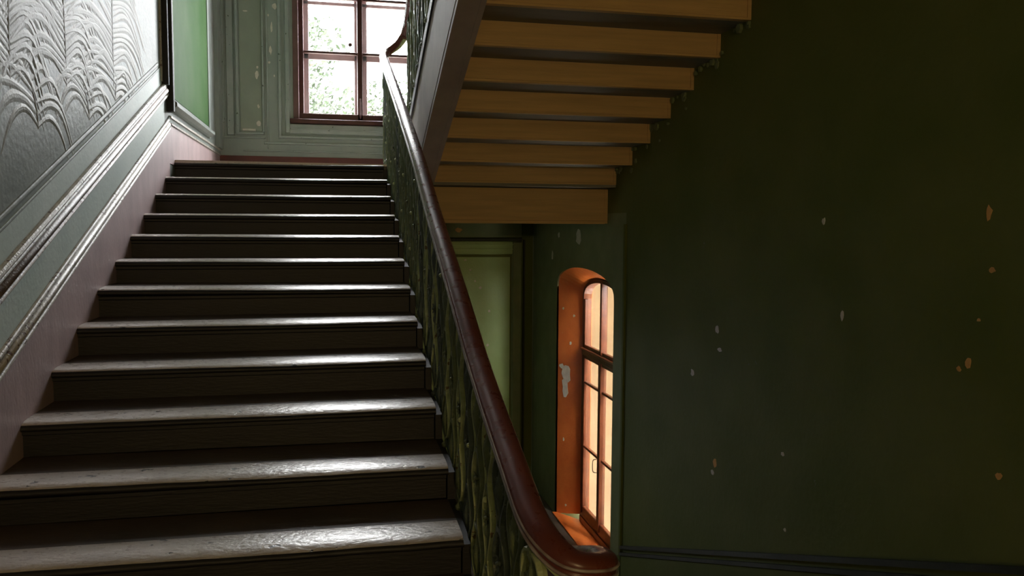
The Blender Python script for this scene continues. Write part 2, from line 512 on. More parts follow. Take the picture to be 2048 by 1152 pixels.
# palm fronds in plaster relief on the left wall
def frond(name, y0, z0, height, lean, reach, tiers, seed, right=1.0):
    rng = random.Random(seed)
    bm = bmesh.new()

    def ridge(pts, w, h):
        rings = []
        n = len(pts)
        for i, (y, z) in enumerate(pts):
            a, b = pts[max(i - 1, 0)], pts[min(i + 1, n - 1)]
            ty, tz = b[0] - a[0], b[1] - a[1]
            l = math.hypot(ty, tz) or 1
            ny, nz = -tz / l, ty / l
            k = max(0.12, math.sin(math.pi * (0.12 + 0.86 * i / (n - 1)))) ** 0.7
            ww, hh = w * k, h * k
            rings.append([bm.verts.new((0.0, y - ny * ww, z - nz * ww)), bm.verts.new((hh, y - ny * ww * 0.25, z - nz * ww * 0.25)),
                          bm.verts.new((hh * 0.8, y + ny * ww * 0.35, z + nz * ww * 0.35)), bm.verts.new((0.0, y + ny * ww, z + nz * ww))])
        for i in range(n - 1):
            for j in range(3):
                bm.faces.new((rings[i][j], rings[i][j + 1], rings[i + 1][j + 1], rings[i + 1][j]))

    stem = [(y0 + lean * (i / 10) ** 2, z0 + height * i / 10) for i in range(11)]
    ridge(stem, 0.016, 0.004)
    for t in range(tiers):
        f = 0.06 + 0.94 * t / (tiers - 1)
        by, bz = y0 + lean * f * f, z0 + height * f
        for sgn in (-1, 1):
            L = reach * (1.0 if sgn < 0 else right) * (0.62 + 0.55 * math.sin(math.pi * min(1, f * 0.85 + 0.1))) * rng.uniform(0.85, 1.12)
            rise = rng.uniform(0.07, 0.12)
            drop = rng.uniform(0.10, 0.20) * (1.1 - 0.3 * f)
            n = 11
            pts = []
            for i in range(n):
                q = i / (n - 1)
                pts.append((by + sgn * L * (q ** 0.9), bz + rise * math.sin(math.pi * min(1, q * 1.05)) * 1.1 - drop * q ** 2.4 + 0.006 * math.sin(9 * q + t)))
            ridge(pts, 0.026 * rng.uniform(0.8, 1.2), 0.0042 * rng.uniform(0.7, 1.2))
    return obj(name, bm, M_frond, wall_left, False)


frond('palm_frond', -2.09, 0.30, 0.95, 0.03, 0.95, 26, 1, 0.85)
frond('palm_frond', -3.12, 0.12, 0.95, -0.05, 0.80, 25, 2, 0.75)
frond('palm_frond', -3.95, 0.02, 0.95, 0.06, 0.72, 25, 3, 0.8)
frond('palm_frond', -4.95, -0.10, 0.95, 0.06, 0.72, 22, 9, 0.8)
frond('palm_frond', -2.06, 0.235, 0.16, 0.08, 0.85, 4, 5, 0.6)
frond('palm_frond', -2.70, 0.03, 0.20, -0.12, 0.62, 5, 6)
frond('palm_frond', -3.60, -0.12, 0.22, -0.10, 0.60, 5, 7)

# ------------------------------------------------------------------ back wall panelling
def bar(parent, name, m, x0, x1, z0, z1, d=0.03, y=YB):
    bm = bmesh.new()
    b = 0.4 * min(d, abs(x1 - x0) / 2, abs(z1 - z0) / 2)
    v = [bm.verts.new(p) for p in ((x0, y, z0), (x1, y, z0), (x1, y, z1), (x0, y, z1),
                                   (x0 + b, y - d, z0 + b), (x1 - b, y - d, z0 + b), (x1 - b, y - d, z1 - b), (x0 + b, y - d, z1 - b))]
    for f in ((0, 1, 2, 3), (7, 6, 5, 4), (0, 4, 5, 1), (1, 5, 6, 2), (2, 6, 7, 3), (3, 7, 4, 0)):
        bm.faces.new([v[i] for i in f])
    return obj(name, bm, m, parent)


ZT = 3.8
e = tag(bar(None, 'trim_9', M_panel, 0.27, 0.54, 0.62, ZT, 0.008), 'tall narrow recessed panel left of the window', None, None, 'structure')
bar(e, 'side_moulding', M_backtrim, 0.03, 0.075, 0.535, ZT, 0.035)
bar(e, 'side_moulding', M_backtrim, 0.10, 0.20, 0.56, ZT, 0.028)
bar(e, 'side_moulding', M_backtrim, 0.215, 0.262, 0.575, ZT, 0.05)
bar(e, 'side_moulding', M_backtrim, 0.545, 0.575, 0.575, ZT, 0.045)
bar(e, 'bottom_moulding', M_backtrim, 0.215, 0.575, 0.575, 0.605, 0.05)
bar(e, 'bottom_moulding', M_backtrim, 0.03, 0.575, 0.525, 0.545, 0.03)
bar(e, 'bottom_ledge', M_chip, 0.29, 0.46, 0.62, 0.655, 0.02)
e = tag(bar(None, 'trim_10', M_backtrim, 0.745, 0.79, 0.53, ZT, 0.035), 'green architrave around the maroon window', None, None, 'structure')
bar(e, 'inner_bead', M_backtrim, 0.83, 0.90, 0.60, ZT, 0.045)
bar(e, 'outer_bead', M_backtrim, 0.60, 0.625, 0.40, ZT, 0.02)
bar(e, 'right_bead', M_backtrim, 2.72, 2.80, 0.60, ZT, 0.045)
bar(e, 'apron_board', M_backtrim, 0.83, 2.80, 0.60, 0.735, 0.025)
bar(e, 'apron_line', M_backtrim, 0.90, 2.80, 0.655, 0.675, 0.042)
bar(e, 'apron_line', M_backtrim, 0.745, 2.80, 0.535, 0.575, 0.05)
bar(e, 'apron_line', M_backtrim, 0.56, 2.90, 0.455, 0.49, 0.03)
bar(e, 'apron_line', M_backtrim, 0.30, 2.90, 0.36, 0.38, 0.022)
bm = bmesh.new()
box(bm, 0.008, XS0, YB - 0.022, YB, 0, 0.30)
base_b = tag(obj('baseboard_back', bm, M_redskirt), 'dark red skirting at the head of the stairs', None, None, 'structure')

# lower back wall, under the landing: olive panel in a frame
e = tag(bar(None, 'trim_11', M_lowpanel, 2.35, 3.86, ZLO + 0.5, -1.02, 0.012), 'olive green panel on the wall below the landing', None, None, 'structure')
bar(e, 'top_frame', M_lowpanel, 2.30, 3.95, -0.99, -0.80, 0.03)
bar(e, 'top_bead', M_lowpanel, 2.30, 3.90, -0.925, -0.905, 0.045)
bar(e, 'top_bead', M_lowpanel, 2.30, 3.90, -0.86, -0.84, 0.045)
bar(e, 'top_dark_rail', M_rightdark, 2.30, 4.03, -0.80, -0.765, 0.06)  # rail in near-black green
bar(e, 'frieze_board', M_lowframe, 2.30, 4.03, -0.765, -0.50, 0.05)
bar(e, 'side_frame', M_lowframe, 3.875, 4.03, ZLO + 0.4, -0.80, 0.055)
bar(e, 'side_edge', M_rightdark, 4.04, 4.075, ZLO + 0.3, -0.78, 0.04)
bar(e, 'wainscot', M_right, 2.0, 4.19, ZLO, -0.5, 0.004)
bar(e, 'left_frame', M_right, 2.10, 2.33, ZLO + 0.4, -0.80, 0.05)

# right wall: thin upright bead by the arched window, sloped skirting of the flight below
bm = bmesh.new()
box(bm, XR - 0.022, XR, -0.50, -0.455, ZLO, -0.56)
t12 = tag(obj('trim_12', bm, M_right), 'thin upright bead beside the arched window', None, None, 'structure')
bm = bmesh.new()


def rs_strip(bm, o0, o1, th, y0, y1):
    prism(bm, [(y0, -y0 * SL + o0), (y0, -y0 * SL + o1), (y1, -y1 * SL + o1), (y1, -y1 * SL + o0)], 0, XR - th, XR)


rs_strip(bm, -3.965, -3.93, 0.03, -13 * D, -0.5)
t13 = tag(obj('trim_13', bm, M_rightdark), 'dark skirting cap sloping down the right wall', None, None, 'structure')
bm = bmesh.new(); rs_strip(bm, -4.03, -4.00, 0.03, -13 * D, -0.5); obj('lower_bead', bm, M_rightdark, t13)
bm = bmesh.new(); rs_strip(bm, -4.45, -4.035, 0.015, -13 * D, -0.2); obj('skirting_board', bm, M_right, t13)


# flakes of lost paint: thin irregular patches of bare plaster
def blob(n, rng):
    return [(math.cos(2 * math.pi * i / n) * rng.uniform(0.55, 1.15), math.sin(2 * math.pi * i / n) * rng.uniform(0.6, 1.1)) for i in range(n)]


def chip(parent, wall, a, z, ha, hz, m, off=0.0):
    rng = random.Random(int(a * 1000 + z * 77))
    k = 1.5 if wall == 'right' else 1.15
    pts = [(a + u * ha * k, z + v * hz * k) for u, v in blob(9, rng)]
    bm = bmesh.new()
    if wall == 'back':
        prism(bm, pts, 1, YB - off - 0.0025, YB - off + 0.001)
    else:
        prism(bm, pts, 0, XR - off - 0.0025, XR - off + 0.001)
    obj('paint_chip', bm, m, parent)


for a, z, ha, hz in [(0.716, 2.233, 0.026, 0.040), (0.675, 1.958, 0.013, 0.067), (0.658, 1.670, 0.016, 0.054), (0.637, 1.510, 0.016, 0.017),
                     (0.633, 2.114, 0.013, 0.017), (0.700, 1.343, 0.013, 0.017)]:
    chip(wall_back, 'back', a, z, ha, hz, M_chip)
for a, z, ha, hz in [(0.484, 1.343, 0.019, 0.054), (0.492, 1.439, 0.013, 0.020), (0.497, 0.941, 0.016, 0.027), (0.499, 0.722, 0.026, 0.047), (0.349, 2.147, 0.038, 0.010)]:
    chip(wall_back, 'back', a, z, ha, hz, M_chip, 0.008)
for a, z, ha, hz in [(3.360, -1.359, 0.013, 0.017), (3.431, -1.451, 0.019, 0.020), (3.561, -1.783, 0.016, 0.020), (3.218, -1.065, 0.019, 0.013),
                     (3.289, -1.205, 0.013, 0.017), (3.541, -2.264, 0.016, 0.020)]:
    chip(wall_back, 'back', a, z, ha, hz, M_chip, 0.012)
chip(wall_back, 'back', 3.126, -0.650, 0.045, 0.034, M_chipor, 0.05)
for a, z, ha, hz, q in [(2.251, -0.972, 0.037, 0.045, 0), (1.111, -0.715, 0.079, 0.069, 0), (1.950, -0.697, 0.035, 0.025, 0), (-5.010, -0.507, 0.014, 0.026, 1),
                        (-3.984, -1.072, 0.012, 0.020, 0), (-4.934, -1.179, 0.015, 0.020, 1), (-4.879, -1.216, 0.010, 0.010, 1), (-2.471, -2.342, 0.024, 0.026, 1),
                        (-5.139, -1.639, 0.013, 0.012, 1), (-2.457, -1.343, 0.020, 0.022, 0), (-2.505, -1.485, 0.024, 0.011, 0), (-2.041, -1.735, 0.023, 0.024, 0),
                        (-3.773, -0.543, 0.012, 0.018, 0), (-3.406, -2.019, 0.014, 0.010, 0), (-5.046, -0.756, 0.014, 0.009, 1), (-4.984, -0.981, 0.009, 0.006, 1),
                        (-3.463, -2.495, 0.012, 0.008, 0), (-2.434, -2.429, 0.018, 0.015, 0)]:
    chip(wall_right, 'right', a, z, ha, hz, M_chipor if q else M_chip)

# ------------------------------------------------------------------ window 1 (landing)
def fbox(name, m, parent, x0, x1, y0, y1, z0, z1):
    bm = bmesh.new()
    box(bm, x0, x1, y0, y1, z0, z1)
    o = obj(name, bm, m, parent)
    md = o.modifiers.new('edge', 'BEVEL')
    md.width = min(0.006, 0.3 * min(abs(x1 - x0), abs(y1 - y0), abs(z1 - z0)))
    md.segments = 1
    return o


w1 = tag(fbox('window_1', M_win1, None, WX0 + 0.055, WX0 + 0.115, YB + 0.06, YB + 0.16, WZ0, WZ1), 'maroon framed window glowing white above the stairs', None, None, 'structure')
# casing and jamb strips
fbox('casing', M_win1b, w1, WX0 - 0.02, WX0 + 0.055, YB - 0.015, YB + 0.16, WZ0, WZ1)
fbox('casing', M_win1b, w1, WX1 - 0.055, WX1 + 0.02, YB - 0.015, YB + 0.16, WZ0, WZ1)
fbox('frame_post', M_win1, w1, WX1 - 0.115, WX1 - 0.055, YB + 0.06, YB + 0.16, WZ0, WZ1)
fbox('frame_head', M_win1, w1, WX0, WX1, YB + 0.0, YB + 0.30, WZ1 - 0.08, WZ1)
fbox('bottom_rail', M_win1, w1, WX0 + 0.05, WX1 - 0.05, YB + 0.05, YB + 0.17, WZ0 - 0.005, WZ0 + 0.085)
fbox('mullion', M_win1, w1, 1.768, 1.838, YB + 0.05, YB + 0.16, WZ0, WZ1)
fbox('sill', M_win1, w1, WX0 - 0.06, WX1 + 0.06, YB - 0.07, YB + 0.17, WZ0 - 0.065, WZ0 - 0.005)
for (x0, x1) in ((WX0 + 0.115, 1.768), (1.838, WX1 - 0.115)):
    for z in (1.690, 2.400, 3.05):
        fbox('glazing_bar', M_win1, w1, x0, x1, YB + 0.07, YB + 0.14, z - 0.016, z + 0.016)
    for zz0, zz1 in ((0.88, 1.674), (1.706, 2.384), (2.416, 3.034), (3.066, 3.67)):
        bm = bmesh.new()
        box(bm, x0, x1, YB + 0.103, YB + 0.107, zz0, zz1)
        obj('pane', bm, M_glass1, w1)
    # outer sash of the double window, seen through the inner one
    s = fbox('outer_sash_stile', M_win1b, w1, x0 - 0.02, x0 + 0.065, YB + 0.22, YB + 0.28, WZ0, WZ1)
    fbox('outer_sash_stile', M_win1b, w1, x1 - 0.035, x1 + 0.02, YB + 0.22, YB + 0.28, WZ0, WZ1)
    fbox('outer_sash_rail', M_win1b, w1, x0, x1, YB + 0.22, YB + 0.28, WZ0 - 0.05, WZ0 + 0.09)
    fbox('outer_sash_rail', M_win1b, w1, x0, x1, YB + 0.22, YB + 0.28, 1.62, 1.70)
    fbox('outer_sash_rail', M_win1b, w1, x0, x1, YB + 0.22, YB + 0.28, 2.34, 2.385)
for x, z in ((1.675, 1.80), (2.255, 1.835)):
    bm = bmesh.new()
    lathe(bm, [(0.012, 0), (0.024, 0.008), (0.028, 0.02), (0.018, 0.034)], 10)
    bmesh.ops.transform(bm, matrix=Matrix.Translation((x, YB + 0.07, z)) @ Matrix.Rotation(math.radians(90), 4, 'X'), verts=bm.verts)
    obj('latch_knob', bm, M_win1, w1, True)
fbox('espagnolette', M_win1b, w1, 1.795, 1.815, YB + 0.035, YB + 0.05, WZ0 + 0.03, WZ0 + 0.30)

# ------------------------------------------------------------------ window 3, added out of sight for light under the flights
w3 = tag(fbox('added_window_3', M_win1, None, LX0, LX0 + 0.06, YB + 0.06, YB + 0.16, LZ0, LZ1), 'added maroon window hidden behind the stairs to light the lower landing', None, None, 'structure')
fbox('frame_post', M_win1, w3, LX1 - 0.06, LX1, YB + 0.06, YB + 0.16, LZ0, LZ1)
fbox('bottom_rail', M_win1, w3, LX0, LX1, YB + 0.05, YB + 0.17, LZ0, LZ0 + 0.08)
fbox('frame_head', M_win1, w3, LX0, LX1, YB + 0.05, YB + 0.17, LZ1 - 0.07, LZ1)
for x0, x1 in ((LX0 + 0.06, LX1 - 0.06),):
    fbox('glazing_bar', M_win1, w3, x0, x1, YB + 0.07, YB + 0.14, LZ0 + 0.74, LZ0 + 0.77)
    for a, b in ((0.08, 0.74), (0.77, 1.43)):
        bm = bmesh.new()
        box(bm, x0, x1, YB + 0.103, YB + 0.107, LZ0 + a, LZ0 + b)
        obj('pane', bm, M_glass1, w3)

# ------------------------------------------------------------------ window 2 (arched niche)
def loop_w():
    return [(AY0, AZ0)] + arch_w + [(AY1, AZ0)]


def loop_g():
    return [(GY0, GZ0)] + arch_g + [(GY1, GZ0)]


bm = bmesh.new()
A = [bm.verts.new((XR, y, z)) for y, z in loop_w()]
A2 = [bm.verts.new((XR + 0.022, y, z)) for y, z in loop_w()]
B = [bm.verts.new((GX, y, z)) for y, z in loop_g()]
nl = len(A)
for i in range(nl - 1):
    bm.faces.new((A[i], A[i + 1], A2[i + 1], A2[i]))
    bm.faces.new((A2[i], A2[i + 1], B[i + 1], B[i]))
# outer skin so that no light slips past the frame
Cc = [bm.verts.new((GX + 0.10, y, z)) for y, z in loop_g()]
for i in range(nl - 1):
    bm.faces.new((B[i], B[i + 1], Cc[i + 1], Cc[i]))
w2 = tag(obj('window_2', bm, M_reveal), 'rust red arched window glowing peach in the right wall', None, None, 'structure')
bm = bmesh.new()
prism(bm, [(XR - 0.03, AY0 - 0.02), (XR - 0.03, AY1 + 0.02), (XR + 0.02, AY1), (GX, GY1 + 0.01), (GX, GY0 - 0.01), (XR + 0.02, AY0)], 2, AZ0 - 0.03, AZ0 + 0.012)
obj('sill', bm, M_reveal, w2)
bm = bmesh.new()
box(bm, GX - 0.03, GX + 0.09, GY0, GY1, GZ0 - 0.08, GZ0)
obj('sill_block', bm, M_win2, w2)


def frame_ring(name, m, inset0, inset1, x0, x1, zbase=0.0):
    def ins(k):
        lp = arch(GY0 + k, GY1 - k, -1.47, 0.275 - k)
        return [(GY0 + k, GZ0 + (k if zbase == 0 else zbase))] + lp + [(GY1 - k, GZ0 + (k if zbase == 0 else zbase))]
    o, i = ins(inset0), ins(inset1)
    n = len(o)
    bm = bmesh.new()
    V = [[bm.verts.new((x, y, z)) for y, z in l] for x in (x0, x1) for l in (o, i)]
    for a in range(n):
        b = (a + 1) % n
        bm.faces.new((V[0][a], V[0][b], V[1][b], V[1][a]))
        bm.faces.new((V[2][a], V[3][a], V[3][b], V[2][b]))
        bm.faces.new((V[1][a], V[1][b], V[3][b], V[3][a]))
        bm.faces.new((V[0][a], V[2][a], V[2][b], V[0][b]))
    return obj(name, bm, m, w2)


FX = GX - 0.02
frame_ring('outer_frame', M_win2, 0.0, 0.045, FX, FX + 0.10)
ZTR = -2.115
fbox('transom', M_win2, w2, FX - 0.012, FX + 0.08, GY0 + 0.02, GY1 - 0.02, ZTR - 0.045, ZTR + 0.045)
fbox('transom_lip', M_win2, w2, FX - 0.030, FX, GY0 + 0.02, GY1 - 0.02, ZTR + 0.02, ZTR + 0.045)
YM = 0.925
fbox('mullion', M_win2, w2, FX - 0.008, FX + 0.07, YM - 0.026, YM + 0.026, ZTR, -1.22)
fbox('meeting_stile', M_win2, w2, FX - 0.014, FX + 0.06, YM - 0.042, YM + 0.042, GZ0 + 0.04, ZTR)
for (y0, y1) in ((YM + 0.042, GY1 - 0.045), (GY0 + 0.045, YM - 0.042)):
    far = y0 > YM
    # casement below the transom
    fbox('casement_stile', M_win2, w2, FX + 0.0, FX + 0.05, (y1 - 0.05) if far else y0, y1 if far else y0 + 0.05, GZ0 + 0.04, ZTR - 0.04)
    fbox('casement_bottom_rail', M_win2, w2, FX + 0.0, FX + 0.05, y0, y1, GZ0 + 0.04, GZ0 + 0.14)
    fbox('casement_top_rail', M_win2, w2, FX + 0.0, FX + 0.05, y0, y1, ZTR - 0.085, ZTR - 0.04)
    zs = [GZ0 + 0.14, -3.30, -2.50, ZTR - 0.085]
    for z in zs[1:3]:
        fbox('glazing_bar', M_win2, w2, FX + 0.005, FX + 0.045, y0, y1, z - 0.016, z + 0.016)
    for a, b in zip(zs[:-1], zs[1:]):
        bm = bmesh.new()
        box(bm, FX + 0.028, FX + 0.032, y0, y1, a, b)
        obj('pane', bm, M_glass2, w2)
    # arched top light
    lp = [(y, z - 0.045) for y, z in arch(GY0 + 0.045, GY1 - 0.045, -1.47, 0.255) if y0 - 1e-6 <= y <= y1 + 1e-6]
    lp = [(y0, ZTR + 0.045)] + ([(y0, lp[0][1] if far else ZTR + 0.4)] if far else []) + lp + [(y1, ZTR + 0.045)]
    bm = bmesh.new()
    prism(bm, lp, 0, FX + 0.028, FX + 0.032)
    obj('pane', bm, M_glass2, w2)
    fbox('fanlight_stile', M_win2, w2, FX + 0.005, FX + 0.045, (y1 - 0.035) if far else y0, y1 if far else y0 + 0.035, ZTR + 0.045, -1.47)
    fbox('fanlight_rail', M_win2, w2, FX + 0.005, FX + 0.045, y0, y1, ZTR + 0.045, ZTR + 0.085)
bm = bmesh.new()
sweep(bm, smooth_path([(FX - 0.014, YM + 0.045, -3.30), (FX - 0.05, YM + 0.06, -3.31), (FX - 0.055, YM + 0.075, -3.38), (FX - 0.05, YM + 0.06, -3.45), (FX - 0.014, YM + 0.045, -3.46)]),
      [(0.006 * math.cos(a * 1.047), 0.006 * math.sin(a * 1.047)) for a in range(6)], Vector((0, 1, 0.01)))
obj('handle', bm, M_metal, w2, True)
# flaked patches on the reveal
dvy, dvx = GY1 - AY1, GX - (XR + 0.022)
for t, z, ha, hz in ((0.36, -2.45, 0.20, 0.12), (0.30, -2.62, 0.14, 0.14), (0.15, -2.36, 0.10, 0.04), (0.50, -2.05, 0.05, 0.03), (0.38, -4.14, 0.04, 0.02), (0.26, -3.30, 0.03, 0.03), (0.62, -1.70, 0.05, 0.02), (0.2, -1.62, 0.05, 0.02)):
    rng = random.Random(int(z * 100))
    bm = bmesh.new()
    vs = [bm.verts.new((XR + 0.022 + dvx * (t + u * ha) - 0.002, AY1 + dvy * (t + u * ha) - 0.001, z + v * hz)) for u, v in blob(10, rng)]
    v2 = [bm.verts.new((v.co.x - 0.0015, v.co.y - 0.001, v.co.z)) for v in vs]
    bm.faces.new(v2)
    for i in range(len(vs)):
        bm.faces.new((vs[i], vs[(i + 1) % len(vs)], v2[(i + 1) % len(vs)], v2[i]))
    obj('paint_chip', bm, M_chip, w2)

# ------------------------------------------------------------------ the flight we look up
flight = tag(empty('stair_flight', (0.95, -13 * D, ZFL)), 'dark worn flight of steps climbing beside the left wall to the window', 'stairs')
DL = [-0.015, -0.010, -0.006, -0.008, 0.001, 0.005, 0.017, 0.004, 0.002, 0.0, 0.0, 0.0, 0.0]
DR = [-0.004, -0.001, 0.000, -0.002, 0.000, 0.003, 0.006, 0.008, 0.006, 0.002, -0.010, -0.007, 0.0]
NX = 44


def make_tread(n):
    bm = bmesh.new()
    yb = -n * D
    rng = random.Random(50 + n)
    seed = Vector((n * 3.1, 0, 0))
    depth = D + 0.03
    prof = [(depth, 0.0), (0.20, 0.0), (0.10, -0.0004), (0.065, -0.0018), (0.042, -0.0045), (0.025, -0.0085), (0.012, -0.0145), (0.003, -0.023), (0.0, -0.032), (0.004, -0.042), (0.022, -0.047), (0.06, -0.047)]
    rings = []
    for i in range(NX + 1):
        t = i / NX
        x = 0.0085 + (XB - 0.0085) * t
        dz = DL[n] * (1 - t) + DR[n] * t
        wear = 0.010 * math.exp(-((t - 0.62) / 0.22) ** 2)
        j = noise.noise(Vector((x * 5, 0, 0)) + seed) * 0.006 + noise.noise(Vector((x * 19, 4, 0)) + seed) * 0.004
        ring = []
        for k, (a, b) in enumerate(prof):
            fr = max(0.0, 1 - a / 0.10) if a < 0.10 else 0
            ring.append(bm.verts.new((x, yb + a + (j * 0.8 if 3 < k < 10 else 0), dz + -n * H + b - wear * {3: 0.15, 4: 0.3, 5: 0.45, 6: 0.4, 7: 0.2}.get(k, 0))))
        rings.append(ring)
    for i in range(NX):
        for k in range(len(prof) - 1):
            f_ = bm.faces.new((rings[i][k], rings[i][k + 1], rings[i + 1][k + 1], rings[i + 1][k]))
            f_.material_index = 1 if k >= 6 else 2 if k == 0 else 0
        bm.faces.new((rings[i][-1], rings[i][0], rings[i + 1][0], rings[i + 1][-1]))
    bm.faces.new(rings[0])
    bm.faces.new(rings[-1][::-1])
    t = obj('tread', bm, M_tread, flight, True)
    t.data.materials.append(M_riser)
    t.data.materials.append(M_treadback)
    for p in t.data.polygons:
        if len(p.vertices) > 4: p.use_smooth = False
    t.data.set_sharp_from_angle(angle=math.radians(60))


for n in range(13):
    make_tread(n)
    bm = bmesh.new()
    y = -n * D + 0.030
    zt = -n * H + min(DL[n], DR[n]) - 0.044
    zb = -(n + 1) * H + 0.001
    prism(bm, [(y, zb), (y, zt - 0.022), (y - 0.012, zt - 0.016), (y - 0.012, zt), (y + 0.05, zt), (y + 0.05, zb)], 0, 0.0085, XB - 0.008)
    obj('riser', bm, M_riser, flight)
bm = bmesh.new()
y0, y1 = -13 * D, 0.10
prism(bm, [(y0, y0 * SL - 0.30), (y1, y1 * SL - 0.30), (y1, y1 * SL - 0.22), (y0, y0 * SL - 0.22)], 0, 0.01, XB)
obj('soffit', bm, M_soffit, flight)
bm = bmesh.new()
poly = []
for n in range(13):
    poly += [(-n * D + 0.035, -n * H - 0.05), (-n * D + 0.035, -(n + 1) * H - 0.01)]
poly += [(-13 * D, -13 * H - 0.01), (-13 * D, -13 * H - 0.30), (0.10, 0.10 * SL - 0.32), (0.10, -0.05)]
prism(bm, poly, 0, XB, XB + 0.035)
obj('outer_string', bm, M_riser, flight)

# ------------------------------------------------------------------ the flight overhead
up = tag(empty('stair_flight', (3.2, YU, ZU)), 'brown boarded underside of the flight climbing overhead to the right', 'stairs')
for k in range(0, 13):
    y, z = YU - k * D, ZU + k * H
    bm = bmesh.new()
    prism(bm, [(y, z + H), (y, z + 0.016), (y - 0.008, z + 0.012), (y - 0.008, z - 0.004), (y + 0.045, z - 0.004), (y + 0.045, z + H + 0.03)], 0, XS1 - 0.002, XR - 0.028)
    obj('riser_board', bm, M_brown, up)
    bm = bmesh.new()
    box(bm, XR - 0.028, XR - 0.001, y - 0.010, y + 0.04, z - 0.004, z + H)
    obj('end_strip', bm, M_brown, up)
    bm = bmesh.new()
    box(bm, XS1 - 0.002, XR - 0.001, y - D + 0.046, y - 0.001, z + H + 0.001, z + H + 0.045)
    obj('soffit_board', bm, M_soffit, up)
bm = bmesh.new()
box(bm, XS1 - 0.002, XR - 0.001, YU + 0.001, 0.20, ZU - 0.03, ZU + 0.03)
obj('soffit_board', bm, M_soffit, up)
# closed string: tall face and sloping underside
OFF = ZU + SL * YU
ye, yt = 0.62, -13 * D
bm = bmesh.new()
prism(bm, [(0.20, -0.20 * SL + OFF), (ye, -0.20 * SL + OFF), (ye, -ye * SL + OFF + 0.88), (yt, -yt * SL + OFF + 0.88), (yt, -yt * SL + OFF)], 0, XS0, XS1)
obj('string', bm, M_string, up)


def us_strip(bm, o0, o1, x0, x1, ya=0.20):
    prism(bm, [(ya, -ya * SL + OFF + o0), (ya, -ya * SL + OFF + o1), (yt, -yt * SL + OFF + o1), (yt, -yt * SL + OFF + o0)], 0, x0, x1)


bm = bmesh.new(); us_strip(bm, -0.012, 0.030, XS0 - 0.014, XS0 + 0.02); obj('arris_bead', bm, M_string, up)
bm = bmesh.new(); us_strip(bm, 0.075, 0.095, XS0 - 0.010, XS0 + 0.001); obj('string_bead', bm, M_string, up)
bm = bmesh.new(); us_strip(bm, -0.010, 0.012, XS1 - 0.030, XS1 + 0.006); obj('inner_bead', bm, M_string, up)
bm = bmesh.new(); us_strip(bm, 0.80, 0.90, XS0 - 0.018, XS1 + 0.02, ye); obj('string_cap', bm, M_riser, up)
# crumbled plaster edge where the boards meet the right wall
bm = bmesh.new()
rng = random.Random(21)
for k in range(11):
    y, z = YU - k * D, ZU + k * H
    for q in range(9):
        yy = y - D * rng.random()
        zz = z + H - rng.uniform(0.0, 0.05) if rng.random() < 0.6 else z + rng.uniform(-0.04, H)
        if zz > z + H - 0.06 or rng.random() < 0.4:
            r = rng.uniform(0.014, 0.042)
            pts = [(yy + u * r, zz + v * r) for u, v in blob(7, rng)]
            prism(bm, pts, 0, XR - rng.uniform(0.006, 0.022), XR)
tag(obj('plaster_crumbs', bm, M_lowframe, wall_right), None, None, None, 'stuff')

# ------------------------------------------------------------------ the flight going down (mostly below the view)
dnf = tag(empty('stair_flight', (3.2, -13 * D, ZFL)), 'shadowed flight descending along the dark right wall', 'stairs')
for n in range(13):
    bm = bmesh.new()
    y = -13 * D + n * D
    z = ZFL - (n + 1) * H
    box(bm, 2.25, XR - 0.016, y - 0.02, y + D + 0.02, z - 0.05, z)
    obj('tread', bm, M_tread, dnf)
    bm = bmesh.new()
    box(bm, 2.25, XR - 0.016, y, y + 0.03, z - 0.02, z + H - 0.05)
    obj('riser', bm, M_riser, dnf)
bm = bmesh.new()
prism(bm, [(-13 * D, ZFL - 0.45), (0, ZLO - 0.28), (0, ZLO), (-13 * D, ZFL)], 0, 2.20, 2.25)
obj('string', bm, M_irondark, dnf)

# ------------------------------------------------------------------ balustrades
RAILP = [(-0.034, -0.030), (-0.038, -0.018), (-0.031, -0.012), (-0.031, -0.006), (-0.040, 0.000), (-0.042, 0.012), (-0.036, 0.024), (-0.024, 0.033), (-0.010, 0.037),
         (0.010, 0.037), (0.024, 0.033), (0.036, 0.024), (0.042, 0.012), (0.040, 0.000), (0.031, -0.006), (0.031, -0.012), (0.038, -0.018), (0.034, -0.030)]
XH, XH2 = 1.950, 2.195


def rail_h(y):
    """height of the rail over the pitch line: it sags a little towards the foot"""
    pts = [(-6.2, 0.752), (-5.9, 0.752), (-5.4, 0.725), (-5.0, 0.715), (-4.4, 0.755), (-3.6, 0.785), (-2.7, 0.850), (-1.5, 0.872), (1.5, 0.875)]
    for (a, ha), (b, hb) in zip(pts[:-1], pts[1:]):
        if a <= y <= b:
            return ha + (hb - ha) * (y - a) / (b - a)
    return 0.87


low_rail = []
low_rail += [(2.155, -5.35, -1.745), (2.155, -5.62, -1.64), (2.150, -5.84, -1.555), (2.125, -5.97, -1.518), (2.07, -6.025, -1.497), (2.01, -6.02, -1.480), (1.967, -5.955, -1.445)]
for i in range(28):
    y = -5.84 + i * 0.2335
    if y > 0.55: break
    low_rail.append((XH, y, y * SL + rail_h(y)))
low_rail += [(XH, 0.66, 0.66 * SL + 0.875), (1.962, 0.80, 1.185), (2.00, 0.885, 1.235), (2.065, 0.905, 1.285), (2.125, 0.885, 1.335), (2.175, 0.82, 1.405)]
lower = tag(empty('balustrade', (XH, -5.9, ZFL)), 'green cast-iron balustrade with dark red handrail beside the lower flight', 'balustrade')
bm = bmesh.new()
sweep(bm, smooth_path(low_rail, 5), RAILP)
hr = obj('handrail', bm, M_hand, lower, True)
bm = bmesh.new()
rp = smooth_path(low_rail, 5)


